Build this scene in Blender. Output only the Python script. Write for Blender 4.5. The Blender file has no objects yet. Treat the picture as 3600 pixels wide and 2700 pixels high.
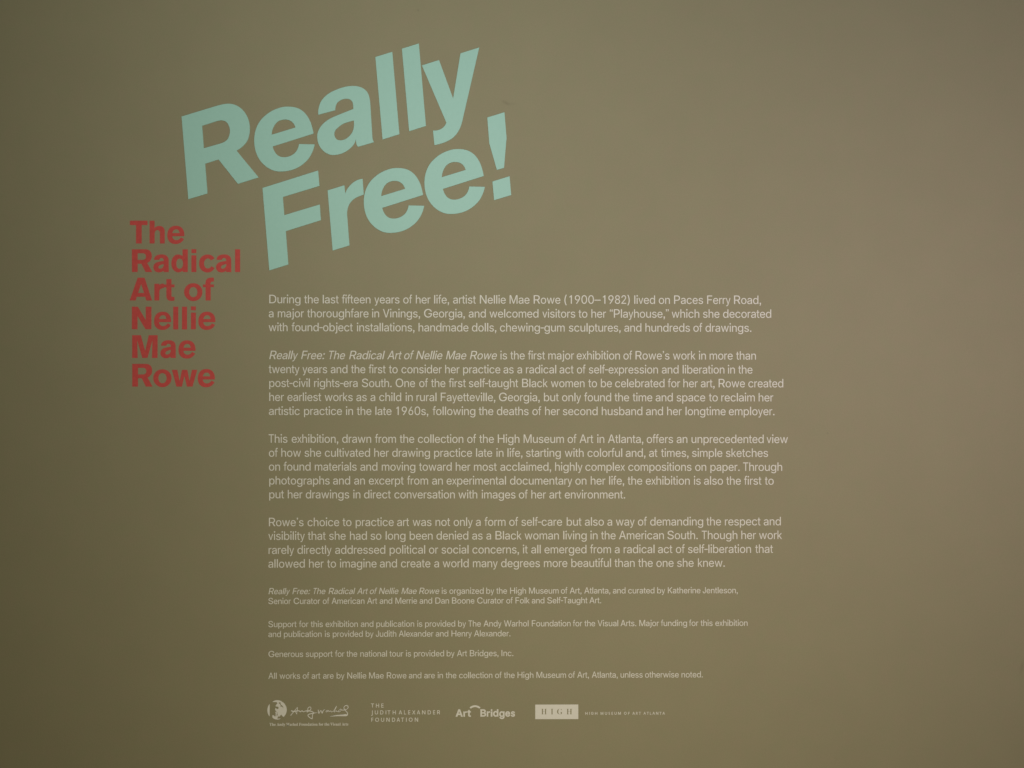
import bpy, math
from mathutils import Vector, Matrix
from mathutils.geometry import tessellate_polygon

# ------------------------------------------------------------------ scene, camera, light
sc = bpy.context.scene
D = 1.76                      # camera to wall, metres
HALF = 1.10                   # half of the wall width in view, metres
ZC = 1.50                     # height of the picture's centre above the floor
YAW = math.radians(-0.6)
cam_d = bpy.data.cameras.new('camera')
cam_d.sensor_width = 36.0
cam_d.lens = 18.0 * D / HALF
cam_d.clip_end = 100.0
cam = bpy.data.objects.new('camera', cam_d)
sc.collection.objects.link(cam)
cam.location = (D * math.tan(YAW), -D, ZC)
cam.rotation_euler = (math.pi / 2, 0.0, YAW)
sc.camera = cam

w = bpy.data.worlds.new('World'); sc.world = w; w.use_nodes = True
w.node_tree.nodes['Background'].inputs[0].default_value = (0.066, 0.055, 0.012, 1)
w.node_tree.nodes['Background'].inputs[1].default_value = 1.0

def lamp(name, loc, size, power, col):
    l = bpy.data.lights.new(name, 'AREA'); l.shape = 'SQUARE'; l.size = size
    l.energy = power; l.color = col
    o = bpy.data.objects.new(name, l); sc.collection.objects.link(o)
    o.location = loc; o.rotation_euler = (math.pi / 2, 0, 0)   # faces the wall (+Y)
    return o
lamp('gallery_lamp_right', (1.057, -1.272, ZC + 0.183), 0.35, 8.38, (1.000, 0.797, 0.984))
lamp('gallery_lamp_high', (-0.195, -1.337, ZC + 0.690), 0.35, 8.94, (0.992, 1.000, 0.980))
lamp('cool_fill', (1.05, -2.93, ZC + 1.165), 0.35, 8.20, (0.220, 0.727, 1.000))  # added cool fill, fitted to the wall's tone; stands for no real source
lamp('warm_fill_low', (0.195, -1.574, ZC - 0.696), 0.35, 11.94, (1.000, 0.896, 0.669))  # added fill that warms and brightens the lower wall, not a gallery fitting

sc.view_settings.view_transform = 'Standard'
sc.view_settings.look = 'None'
sc.view_settings.exposure = 0.0
sc.view_settings.gamma = 1.0

# ------------------------------------------------------------------ helpers
_rot = Matrix.Rotation(YAW, 3, 'Z') @ Matrix.Rotation(math.pi / 2, 3, 'X')
def at(px, py):
    """where a sight line of the survey photo (3600 x 2700) meets the wall face y = 0"""
    t = HALF / D
    d = _rot @ Vector(((px - 1800) / 1800 * t, (1350 - py) / 1800 * t, -1.0))
    k = -cam.location.y / d.y
    p = cam.location + d * k
    return p.x, p.z

def area(r):
    return 0.5 * sum(r[i][0] * r[(i + 1) % len(r)][1] - r[(i + 1) % len(r)][0] * r[i][1] for i in range(len(r)))

def inside(p, r):
    c = False; x, y = p; n = len(r)
    for i in range(n):
        x1, y1 = r[i]; x2, y2 = r[(i + 1) % n]
        if (y1 > y) != (y2 > y) and x < (x2 - x1) * (y - y1) / (y2 - y1) + x1:
            c = not c
    return c

def clean(r):
    o = []
    for p in r:
        if not o or abs(p[0] - o[-1][0]) + abs(p[1] - o[-1][1]) > 1e-4: o.append((float(p[0]), float(p[1])))
    while len(o) > 2 and abs(o[0][0] - o[-1][0]) + abs(o[0][1] - o[-1][1]) <= 1e-4: o.pop()
    return o

def groups(contours):
    """sort contours into (outer, [holes])"""
    cs = [clean(c) for c in contours]; cs = [c for c in cs if len(c) > 2]
    dep = []
    for i, c in enumerate(cs):
        dep.append(sum(1 for j, o in enumerate(cs) if j != i and abs(area(o)) > abs(area(c)) and all(inside(p, o) for p in c[::max(1, len(c) // 6)])))
    out = []
    for i, c in enumerate(cs):
        if dep[i] % 2 == 0:
            hs = [h for j, h in enumerate(cs) if dep[j] == dep[i] + 1 and inside(h[0], c)]
            out.append((c, hs))
    return out

def build(name, glyphs, mat, thick, parent, origin=None, bevel=0.0):
    """cut-out pieces standing proud of the wall: glyphs = list of lists of contours in survey pixels"""
    V = []; F = []
    for contours in glyphs:
        for gi, (outer, holes) in enumerate(groups(contours)):
            y = -(thick + 0.00004 * gi)
            loops = [outer] + holes
            fixed = []
            for li, lp in enumerate(loops):
                a = area(lp)
                if (a > 0) == (li == 0): lp = lp[::-1]
                fixed.append(lp)
            base = len(V); W = [at(*p) for lp in fixed for p in lp]
            tri = tessellate_polygon([[Vector((p[0], -p[1], 0)) for p in lp] for lp in fixed])
            V += [(x, y, z) for x, z in W] + [(x, 0.0004, z) for x, z in W]
            n = len(W)
            for t in tri:
                a, b, c = t
                cr = (W[b][0] - W[a][0]) * (W[c][1] - W[a][1]) - (W[b][1] - W[a][1]) * (W[c][0] - W[a][0])
                if abs(cr) < 1e-14: continue
                F.append((base + a, base + b, base + c) if cr > 0 else (base + a, base + c, base + b))
            k = 0
            for lp in fixed:
                m = len(lp)
                for i in range(m):
                    i0 = base + k + i; i1 = base + k + (i + 1) % m
                    F.append((i0, i0 + n, i1 + n, i1))
                k += m
    if origin is None:
        origin = ((min(v[0] for v in V) + max(v[0] for v in V)) / 2, 0.0, min(v[2] for v in V))
    me = bpy.data.meshes.new(name)
    me.from_pydata([(v[0] - origin[0], v[1] - origin[1], v[2] - origin[2]) for v in V], [], F)
    me.validate(); me.update(); me.materials.append(mat)
    o = bpy.data.objects.new(name, me); sc.collection.objects.link(o)
    if parent is not None:
        o.parent = parent
        o.location = Vector(origin) - parent.location
    else:
        o.location = origin
    return o

def thing(name, label, cat, px, py, group=None):
    o = bpy.data.objects.new(name, None); sc.collection.objects.link(o)
    x, z = at(px, py); o.location = (x, 0.0, z); o.empty_display_size = 0.05
    o['label'] = label; o['category'] = cat
    if group: o['group'] = group
    return o

def trace(s, x0, y0, k, dx=0.0, dy=0.0, seg=5):
    """'x,y' smooth point, 'x,yc' corner, 'x,yt' where a straight edge flows into a curve"""
    P = []
    for tok in s.split():
        f = 's'
        if tok[-1] in 'ct': f = tok[-1]; tok = tok[:-1]
        a, b = tok.split(','); P.append((x0 + float(a) / k + dx, y0 + float(b) / k + dy, f))
    n = len(P); out = []
    def straight(i, j): return P[i][2] in 'ct' and P[j][2] in 'ct'
    def vec(i, j): return (P[j][0] - P[i][0], P[j][1] - P[i][1])
    def unit(v):
        l = math.hypot(*v) or 1.0; return (v[0] / l, v[1] / l)
    def tangent(i, side):            # side +1: leaving i, -1: arriving at i
        p, q = (i - 1) % n, (i + 1) % n
        f = P[i][2]
        if f == 't':
            if straight(i, q) and side < 0: return unit(vec(i, q))
            if straight(p, i) and side > 0: return unit(vec(p, i))
        if f == 'c': return None
        a, b = vec(p, i), vec(i, q); la, lb = math.hypot(*a), math.hypot(*b)
        return unit((a[0] / la * lb + b[0] / lb * la, a[1] / la * lb + b[1] / lb * la))
    for i in range(n):
        j = (i + 1) % n
        if straight(i, j): out.append(P[i][:2]); continue
        c = vec(i, j); l = math.hypot(*c); u = unit(c)
        t0 = tangent(i, 1); t1 = tangent(j, -1)
        if t0 is None and t1 is None: t0 = t1 = u
        if t0 is None:
            d = 2 * (u[0] * t1[0] + u[1] * t1[1]); t0 = (d * u[0] - t1[0], d * u[1] - t1[1])
        if t1 is None:
            d = 2 * (u[0] * t0[0] + u[1] * t0[1]); t1 = (d * u[0] - t0[0], d * u[1] - t0[1])
        h = l / 3 * 1.03
        A = P[i][:2]; B = (A[0] + t0[0] * h, A[1] + t0[1] * h)
        E = P[j][:2]; C2 = (E[0] - t1[0] * h, E[1] - t1[1] * h)
        for m in range(seg):
            t = m / seg; s1 = 1 - t
            out.append(tuple(s1 ** 3 * A[q] + 3 * s1 * s1 * t * B[q] + 3 * s1 * t * t * C2[q] + t ** 3 * E[q] for q in (0, 1)))
    return out

def stroke(pts, width, x0, y0, k):
    """a pen stroke as a closed outline; pts 'x,y' or 'x,y,w'"""
    Q = []
    for tok in pts.split():
        v = [float(a) for a in tok.split(',')]
        Q.append((v[0], v[1], v[2] if len(v) > 2 else width))
    # smooth a little
    S = []
    n = len(Q)
    for i in range(n - 1):
        p0, p1, p2, p3 = Q[max(i - 1, 0)], Q[i], Q[i + 1], Q[min(i + 2, n - 1)]
        for m in range(4):
            t = m / 4
            S.append(tuple(0.5 * (2 * p1[c] + (p2[c] - p0[c]) * t + (2 * p0[c] - 5 * p1[c] + 4 * p2[c] - p3[c]) * t * t + (-p0[c] + 3 * p1[c] - 3 * p2[c] + p3[c]) * t ** 3) for c in range(3)))
    S.append(Q[-1])
    parts = []
    for i in range(len(S) - 1):
        a, b = S[i], S[i + 1]
        dx, dy = b[0] - a[0], b[1] - a[1]; l = math.hypot(dx, dy)
        if l < 1e-6: continue
        nx, ny = -dy / l, dx / l; e = 0.25 * min(a[2], b[2])
        ux, uy = dx / l * e, dy / l * e
        q = [(a[0] - ux + nx * a[2] / 2, a[1] - uy + ny * a[2] / 2), (b[0] + ux + nx * b[2] / 2, b[1] + uy + ny * b[2] / 2),
             (b[0] + ux - nx * b[2] / 2, b[1] + uy - ny * b[2] / 2), (a[0] - ux - nx * a[2] / 2, a[1] - uy - ny * a[2] / 2)]
        parts.append([(x0 + p[0] / k, y0 + p[1] / k) for p in q])
    return parts          # overlapping quads; build_strokes staggers them

def embolden(r, d):
    n = len(r); out = []
    for i in range(n):
        a, b, c = r[i - 1], r[i], r[(i + 1) % n]
        u = (b[0] - a[0], b[1] - a[1]); v = (c[0] - b[0], c[1] - b[1])
        lu = math.hypot(*u) or 1; lv = math.hypot(*v) or 1
        nu = (u[1] / lu, -u[0] / lu); nv = (v[1] / lv, -v[0] / lv)
        m = (nu[0] + nv[0], nu[1] + nv[1]); q = 1 + nu[0] * nv[0] + nu[1] * nv[1]
        q = max(q, 0.45)
        out.append((b[0] - m[0] / q * d, b[1] - m[1] / q * d))
    return out

# ------------------------------------------------------------------ materials
def principled(name):
    m = bpy.data.materials.new(name); m.use_nodes = True
    return m, m.node_tree, m.node_tree.nodes['Principled BSDF']

def wall_paint():
    m, nt, b = principled('olive_wall_paint')
    N = nt.nodes.new; Lk = nt.links.new
    geo = N('ShaderNodeNewGeometry')
    def noise(scale, detail, rough=0.5):
        n = N('ShaderNodeTexNoise'); n.inputs['Scale'].default_value = scale
        n.inputs['Detail'].default_value = detail; n.inputs['Roughness'].default_value = rough
        Lk(geo.outputs['Position'], n.inputs['Vector']); return n
    base = (0.247, 0.223, 0.134)
    # faint roller mottling in two scales, a little greener here, a little redder there
    n1 = noise(9.0, 3.0); n2 = noise(420.0, 2.0, 0.6); n3 = noise(34.0, 3.0)
    r1 = N('ShaderNodeMapRange'); r1.inputs['From Min'].default_value = 0.3; r1.inputs['From Max'].default_value = 0.7
    Lk(n3.outputs['Fac'], r1.inputs['Value'])
    mx = N('ShaderNodeMix'); mx.data_type = 'RGBA'
    mx.inputs[6].default_value = (base[0] * 0.982, base[1] * 1.008, base[2] * 0.99, 1)
    mx.inputs[7].default_value = (base[0] * 1.018, base[1] * 0.992, base[2] * 1.01, 1)
    Lk(r1.outputs[0], mx.inputs[0])
    v1 = N('ShaderNodeMapRange'); v1.inputs['To Min'].default_value = 0.955; v1.inputs['To Max'].default_value = 1.045
    v1.inputs['From Min'].default_value = 0.25; v1.inputs['From Max'].default_value = 0.75; Lk(n2.outputs['Fac'], v1.inputs['Value'])
    v2 = N('ShaderNodeMapRange'); v2.inputs['To Min'].default_value = 0.985; v2.inputs['To Max'].default_value = 1.015
    v2.inputs['From Min'].default_value = 0.3; v2.inputs['From Max'].default_value = 0.7; Lk(n1.outputs['Fac'], v2.inputs['Value'])
    mu = N('ShaderNodeMath'); mu.operation = 'MULTIPLY'; Lk(v1.outputs[0], mu.inputs[0]); Lk(v2.outputs[0], mu.inputs[1])
    val = mu.outputs[0]
    # scuffs and specks left on the paint, each with its own place: (px, py, long, short, angle, depth)
    for (px, py, a, c, ang, dep) in [(1779, 362, 22, 8, 0.5, 0.16), (1800, 365, 26, 5, 0.05, 0.07), (3594, 2342, 11, 36, 0.25, 0.12), (1276, 1126, 6, 6, 0, 0.15), (2910, 1523, 5, 5, 0, 0.15), (1271, 1866, 6, 6, 0, 0.14), (1470, 36, 6, 5, 0, 0.2)]:
        x, z = at(px, py); s = 2 * HALF / 3600
        mp = N('ShaderNodeMapping'); mp.vector_type = 'TEXTURE'
        mp.inputs['Location'].default_value = (x, 0, z); mp.inputs['Rotation'].default_value = (0, ang, 0)
        mp.inputs['Scale'].default_value = (a * s, 1.0, c * s)
        Lk(geo.outputs['Position'], mp.inputs['Vector'])
        g = N('ShaderNodeTexGradient'); g.gradient_type = 'SPHERICAL'; Lk(mp.outputs[0], g.inputs['Vector'])
        e = N('ShaderNodeMath'); e.operation = 'MULTIPLY_ADD'; Lk(g.outputs['Fac'], e.inputs[0])
        e.inputs[1].default_value = -dep; e.inputs[2].default_value = 1.0
        q = N('ShaderNodeMath'); q.operation = 'MULTIPLY'; Lk(val, q.inputs[0]); Lk(e.outputs[0], q.inputs[1]); val = q.outputs[0]
    vm = N('ShaderNodeVectorMath'); vm.operation = 'SCALE'; Lk(mx.outputs[2], vm.inputs[0]); Lk(val, vm.inputs['Scale'])
    Lk(vm.outputs[0], b.inputs['Base Color'])
    b.inputs['Roughness'].default_value = 0.62; b.inputs['Specular IOR Level'].default_value = 0.15
    n4 = noise(260.0, 4.0, 0.6)
    bp = N('ShaderNodeBump'); bp.inputs['Strength'].default_value = 0.35; bp.inputs['Distance'].default_value = 0.0006
    Lk(n4.outputs['Fac'], bp.inputs['Height']); Lk(bp.outputs[0], b.inputs['Normal'])
    return m

def vinyl(name, col, rough, mott, hue=0.0, spec=0.3):
    m, nt, b = principled(name)
    N = nt.nodes.new; Lk = nt.links.new
    geo = N('ShaderNodeNewGeometry')
    n = N('ShaderNodeTexNoise'); n.inputs['Scale'].default_value = 130.0; n.inputs['Detail'].default_value = 4.0
    Lk(geo.outputs['Position'], n.inputs['Vector'])
    r = N('ShaderNodeMapRange'); r.inputs['From Min'].default_value = 0.3; r.inputs['From Max'].default_value = 0.7
    Lk(n.outputs['Fac'], r.inputs['Value'])
    mx = N('ShaderNodeMix'); mx.data_type = 'RGBA'
    mx.inputs[6].default_value = tuple(c * (1 - mott) for c in col) + (1,)
    mx.inputs[7].default_value = (min(1, col[0] * (1 + mott + hue)), min(1, col[1] * (1 + mott)), min(1, col[2] * (1 + mott)), 1)
    Lk(r.outputs[0], mx.inputs[0]); Lk(mx.outputs[2], b.inputs['Base Color'])
    b.inputs['Roughness'].default_value = rough; b.inputs['Specular IOR Level'].default_value = spec
    bp = N('ShaderNodeBump'); bp.inputs['Strength'].default_value = 0.25; bp.inputs['Distance'].default_value = 0.0003
    Lk(n.outputs['Fac'], bp.inputs['Height']); Lk(bp.outputs[0], b.inputs['Normal'])
    return m

OLIVE = wall_paint()
MINT = vinyl('mint_green_vinyl', (0.31, 0.525, 0.442), 0.5, 0.012, 0.005, 0.25)
RED = vinyl('red_matte_paint', (0.46, 0.067, 0.058), 0.75, 0.06, 0.03, 0.15)
PALE = vinyl('pale_grey_vinyl', (0.62, 0.60, 0.525), 0.6, 0.015)

# ------------------------------------------------------------------ the wall
def wall():
    x0, x1, z0, z1, t = -4.0, 4.0, 0.0, 3.4, 0.14
    V = [(x0, 0, z0), (x1, 0, z0), (x1, 0, z1), (x0, 0, z1), (x0, t, z0), (x1, t, z0), (x1, t, z1), (x0, t, z1)]
    F = [(0, 1, 2, 3), (5, 4, 7, 6), (4, 0, 3, 7), (1, 5, 6, 2), (3, 2, 6, 7), (4, 5, 1, 0)]
    me = bpy.data.meshes.new('wall'); me.from_pydata(V, [], F); me.update(); me.materials.append(OLIVE)
    o = bpy.data.objects.new('wall', me); sc.collection.objects.link(o)
    o['kind'] = 'structure'
    o['label'] = 'olive brown painted gallery wall behind all the lettering'
    return o
wall()

# ------------------------------------------------------------------ big slanted title
T = thing('title_lettering', 'huge mint green slanted lettering reading Really Free! above the paragraphs', 'lettering', 1260, 950)
E_OUT = '1420,703c 1392,570 1350,440 1290,325 1205,222 1105,152 990,113 870,100 745,106 615,140 480,200 350,290 240,400 160,530 110,680 92,850 105,1010 145,1160 210,1285 300,1393 405,1475 520,1530 640,1553 760,1550 910,1525 1065,1465 1200,1375 1308,1265 1385,1135 1445,946c 1095,938c 1078,1015 1035,1100 970,1165 880,1212 775,1233 680,1222 600,1175 545,1100 505,993c'
E_IN = '482,730c 495,635 530,545 590,460 680,405 785,388 880,405 955,455 1000,525 1015,567c'
def e_title(dx, dy): return [trace(E_OUT, 880, 360, 6.38, dx, dy), trace(E_IN, 880, 360, 6.38, dx, dy)]
TITLE = [
 [trace('88,278c 640,110t 735,85 850,70 950,88 1040,138 1120,225 1172,335 1192,460 1182,575 1145,680 1080,757 978,830c 1335,1263c 1000,1368c 686,972c 469,1042c 507,1523c 198,1616c', 620, 350, 4.607),
  trace('420,428c 640,358t 700,343 755,342 810,365 850,420 871,500 860,585 828,650 778,690 720,714t 448,792c', 620, 350, 4.607)],
 e_title(0, 0),
 [trace('118,702c 128,560 167,435 240,332 350,240 480,172 620,120 745,90 870,80 980,90 1080,128 1158,190 1205,270 1230,370 1243,480t 1285,1170t 1296,1240 1320,1293c 978,1392c 948,1350 935,1290 928,1215c 912,1290 870,1362 800,1432 710,1497 600,1545 480,1568 375,1562 280,1520 190,1440 125,1330 100,1220 105,1100 150,990 230,890 340,805 480,735 640,670 875,577c 869,490 850,415 800,370 730,354 650,367 575,402 520,455 495,520 486,603c', 1100, 290, 6.143),
  trace('885,825c 888,950 870,1040 820,1128 750,1198 670,1240 590,1253 520,1233 477,1175 464,1105 490,1035 560,965 650,900 750,862', 1100, 290, 6.143)],
 [trace('46,283c 320,198c 435,1532c 163,1618c', 1310, 140, 4.61)],
 [trace('476,148c 750,63c 865,1398c 593,1485c', 1310, 140, 4.61)],
 [trace('60,362c 330,278c 552,882c 668,172c 963,80c 712,1170t 690,1265 655,1360 608,1438 550,1500 470,1550 370,1590 258,1617c 235,1388c 320,1380 380,1352 420,1312 445,1262c', 1470, 150, 4.483)],
 [trace('60,320c 935,45c 957,287c 380,462c 404,748c 962,580c 980,827c 427,1000c 467,1525c 168,1618c', 910, 590, 4.483)],
 [trace('72,355c 420,248c 440,420c 480,330 550,240 640,168 720,130 800,113c 825,440c 740,472 650,515 578,572 520,650 488,740 477,840 483,930t 527,1500c 178,1606c', 1140, 610, 5.925)],
 e_title(385.0, 215.6),
 e_title(598.0, 149.1),
]
for g in TITLE: build('letter', [g], MINT, 0.0014, T)
build('exclamation_mark', [[trace('113,165c 407,74c 443,510c 400,1027c 277,1063c 147,605c', 1690, 380, 4.877)], [trace('201,1262c 495,1170c 523,1493c 230,1581c', 1690, 380, 4.877)]], MINT, 0.0014, T)

# ------------------------------------------------------------------ red subtitle
K = 10.533
def R(s, x0, y0, dx=0, dy=0): return trace(s, x0, y0, K, dx, dy, 4)
def g_e(dx=0, dy=0): return [R('2083,690c 2080,560 2040,442 1970,362 1880,318 1775,305 1660,322 1560,380 1492,480 1460,630 1470,760 1515,862 1595,935 1685,970 1780,977 1880,962 1970,915 2030,858 2074,792c 1962,732c 1918,790 1860,825 1790,838 1720,820 1668,775 1642,690c', 450, 765, dx, dy), R('1642,575c 1670,500 1720,450 1785,434 1850,450 1892,500 1912,575c', 450, 765, dx, dy)]
def g_R(dx=0, dy=0): return [R('95,122c 560,122t 660,130 745,168 803,240 826,340 822,430 790,515 740,575 660,625c 845,962c 600,962c 445,655c 305,655c 305,962c 95,962c', 455, 865, dx, dy), R('305,268c 480,268t 560,283 603,330 615,395 600,460 550,500 470,513t 305,513c', 455, 865, dx, dy)]
def g_a(dx=0, dy=0): return [R('915,510c 930,430 980,370 1060,328 1170,312 1280,320 1370,355 1428,420 1450,520t 1458,965c 1272,965c 1262,915c 1195,957 1120,976 1040,970 960,935 910,870 890,790 905,710 950,645 1030,600 1130,575 1270,552c 1268,500 1245,458 1195,442 1140,455 1105,510c', 455, 865, dx, dy), R('1272,665c 1265,740 1230,800 1180,833 1120,838 1082,815 1076,770 1110,722 1180,690', 455, 865, dx, dy)]
def g_l(dx=0, dy=0): return [R('1860,122c 2045,122c 2045,962c 1860,962c', 650, 865, dx, dy)]
def g_i(dx=0, dy=0): return [R('245,118c 425,118c 425,260c 245,260c', 650, 865, dx, dy), R('245,345c 425,345c 425,962c 245,962c', 650, 865, dx, dy)]
def g_o(dx=0, dy=0): return [R('525,325 640,342 740,395 818,490 855,600 855,705 818,815 740,905 640,966 525,985 410,966 310,905 230,815 190,705 190,600 228,490 308,395 408,342', 630, 965, dx, dy), R('525,465 600,485 655,550 678,650 658,750 608,815 525,840 443,815 393,750 373,650 393,550 450,485', 630, 965, dx, dy)]
S = thing('subtitle_lettering', 'bold red lettering stacked in six short lines left of the grey paragraphs', 'lettering', 640, 1360)
RED_LETTERS = [
 [R('75,115c 722,115c 722,278c 508,278c 508,958c 300,958c 300,278c 75,278c', 450, 765)],
 [R('803,115c 985,115c 985,385c 1050,335 1150,312 1250,325 1325,385 1360,500t 1360,958c 1185,958c 1185,575t 1170,510 1130,474 1080,464 1025,490 988,575t 985,958c 803,958c', 450, 765)],
 g_e(),
 g_R(), g_a(),
 [R('1970,122c 2160,122c 2160,962c 1980,962c 1970,915c 1910,952 1830,977 1740,960 1640,890 1580,790 1558,650 1575,510 1630,400 1710,335 1800,315 1890,330 1970,380c', 455, 865), R('1865,465 1930,490 1975,560 1988,650 1975,750 1925,820 1855,840 1790,815 1750,750 1738,650 1755,550 1800,485', 455, 865)],
 g_i(),
 [R('1095,460c 1040,385 960,335 850,315 740,330 640,385 560,490 530,640 555,790 620,890 720,955 830,978 930,965 1020,910 1105,815c 980,750c 925,810 850,832 780,810 730,745 710,645 730,550 780,485 850,460 920,480 960,535c', 650, 865)],
 g_a(220.0), g_l(),
 [R('65,960c 360,120c 615,120c 890,962c 680,962c 640,825c 325,825c 285,960c', 450, 965), R('487,350c 600,685c 375,685c', 450, 965)],
 [R('980,345c 1160,345c 1165,395c 1220,355 1290,340 1330,345c 1330,500c 1270,510 1210,540 1165,610t 1160,962c 980,962c', 450, 965)],
 [R('1425,170c 1610,170c 1610,370c 1722,370c 1722,475c 1610,475c 1610,780t 1625,820 1660,830 1722,825c 1722,960c 1640,975 1540,970 1470,930 1432,860 1425,770t 1425,475c 1332,475c 1332,370c 1425,370c', 450, 965)],
 g_o(),
 [R('1285,120c 1285,265c 1215,265 1175,290 1165,370c 1285,370c 1285,470c 1165,470c 1165,962c 980,962c 980,470c 880,470c 880,370c 975,370c 978,290 1002,205 1060,145 1150,120', 630, 965)],
 [R('95,140c 315,140c 610,640c 605,140c 815,140c 815,975c 600,975c 300,480c 300,975c 95,975c', 455, 1065)],
 g_e(-46.5, 302.0), g_l(-217.3, 201.7), g_l(-186.5, 201.7), g_i(-1.7, 201.2), g_e(109.1, 302.0),
 [R('105,90c 425,90c 585,675c 720,90c 1045,90c 1040,930c 840,930c 855,270c 670,930c 480,930c 290,270c 305,930c 105,930c', 455, 1170)],
 g_a(24.7, 301.7), g_e(39.2, 402.7),
 g_R(1.3, 402.7), g_o(-108.5, 302.6),
 [R('365,318c 562,318c 650,740c 740,318c 935,318c 1015,740c 1110,318c 1300,318c 1125,938c 920,938c 828,540c 735,938c 530,938c', 570, 1270)],
 g_e(107.2, 503.5),
]
for g in RED_LETTERS: build('letter', [g], RED, 0.00035, S)

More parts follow.
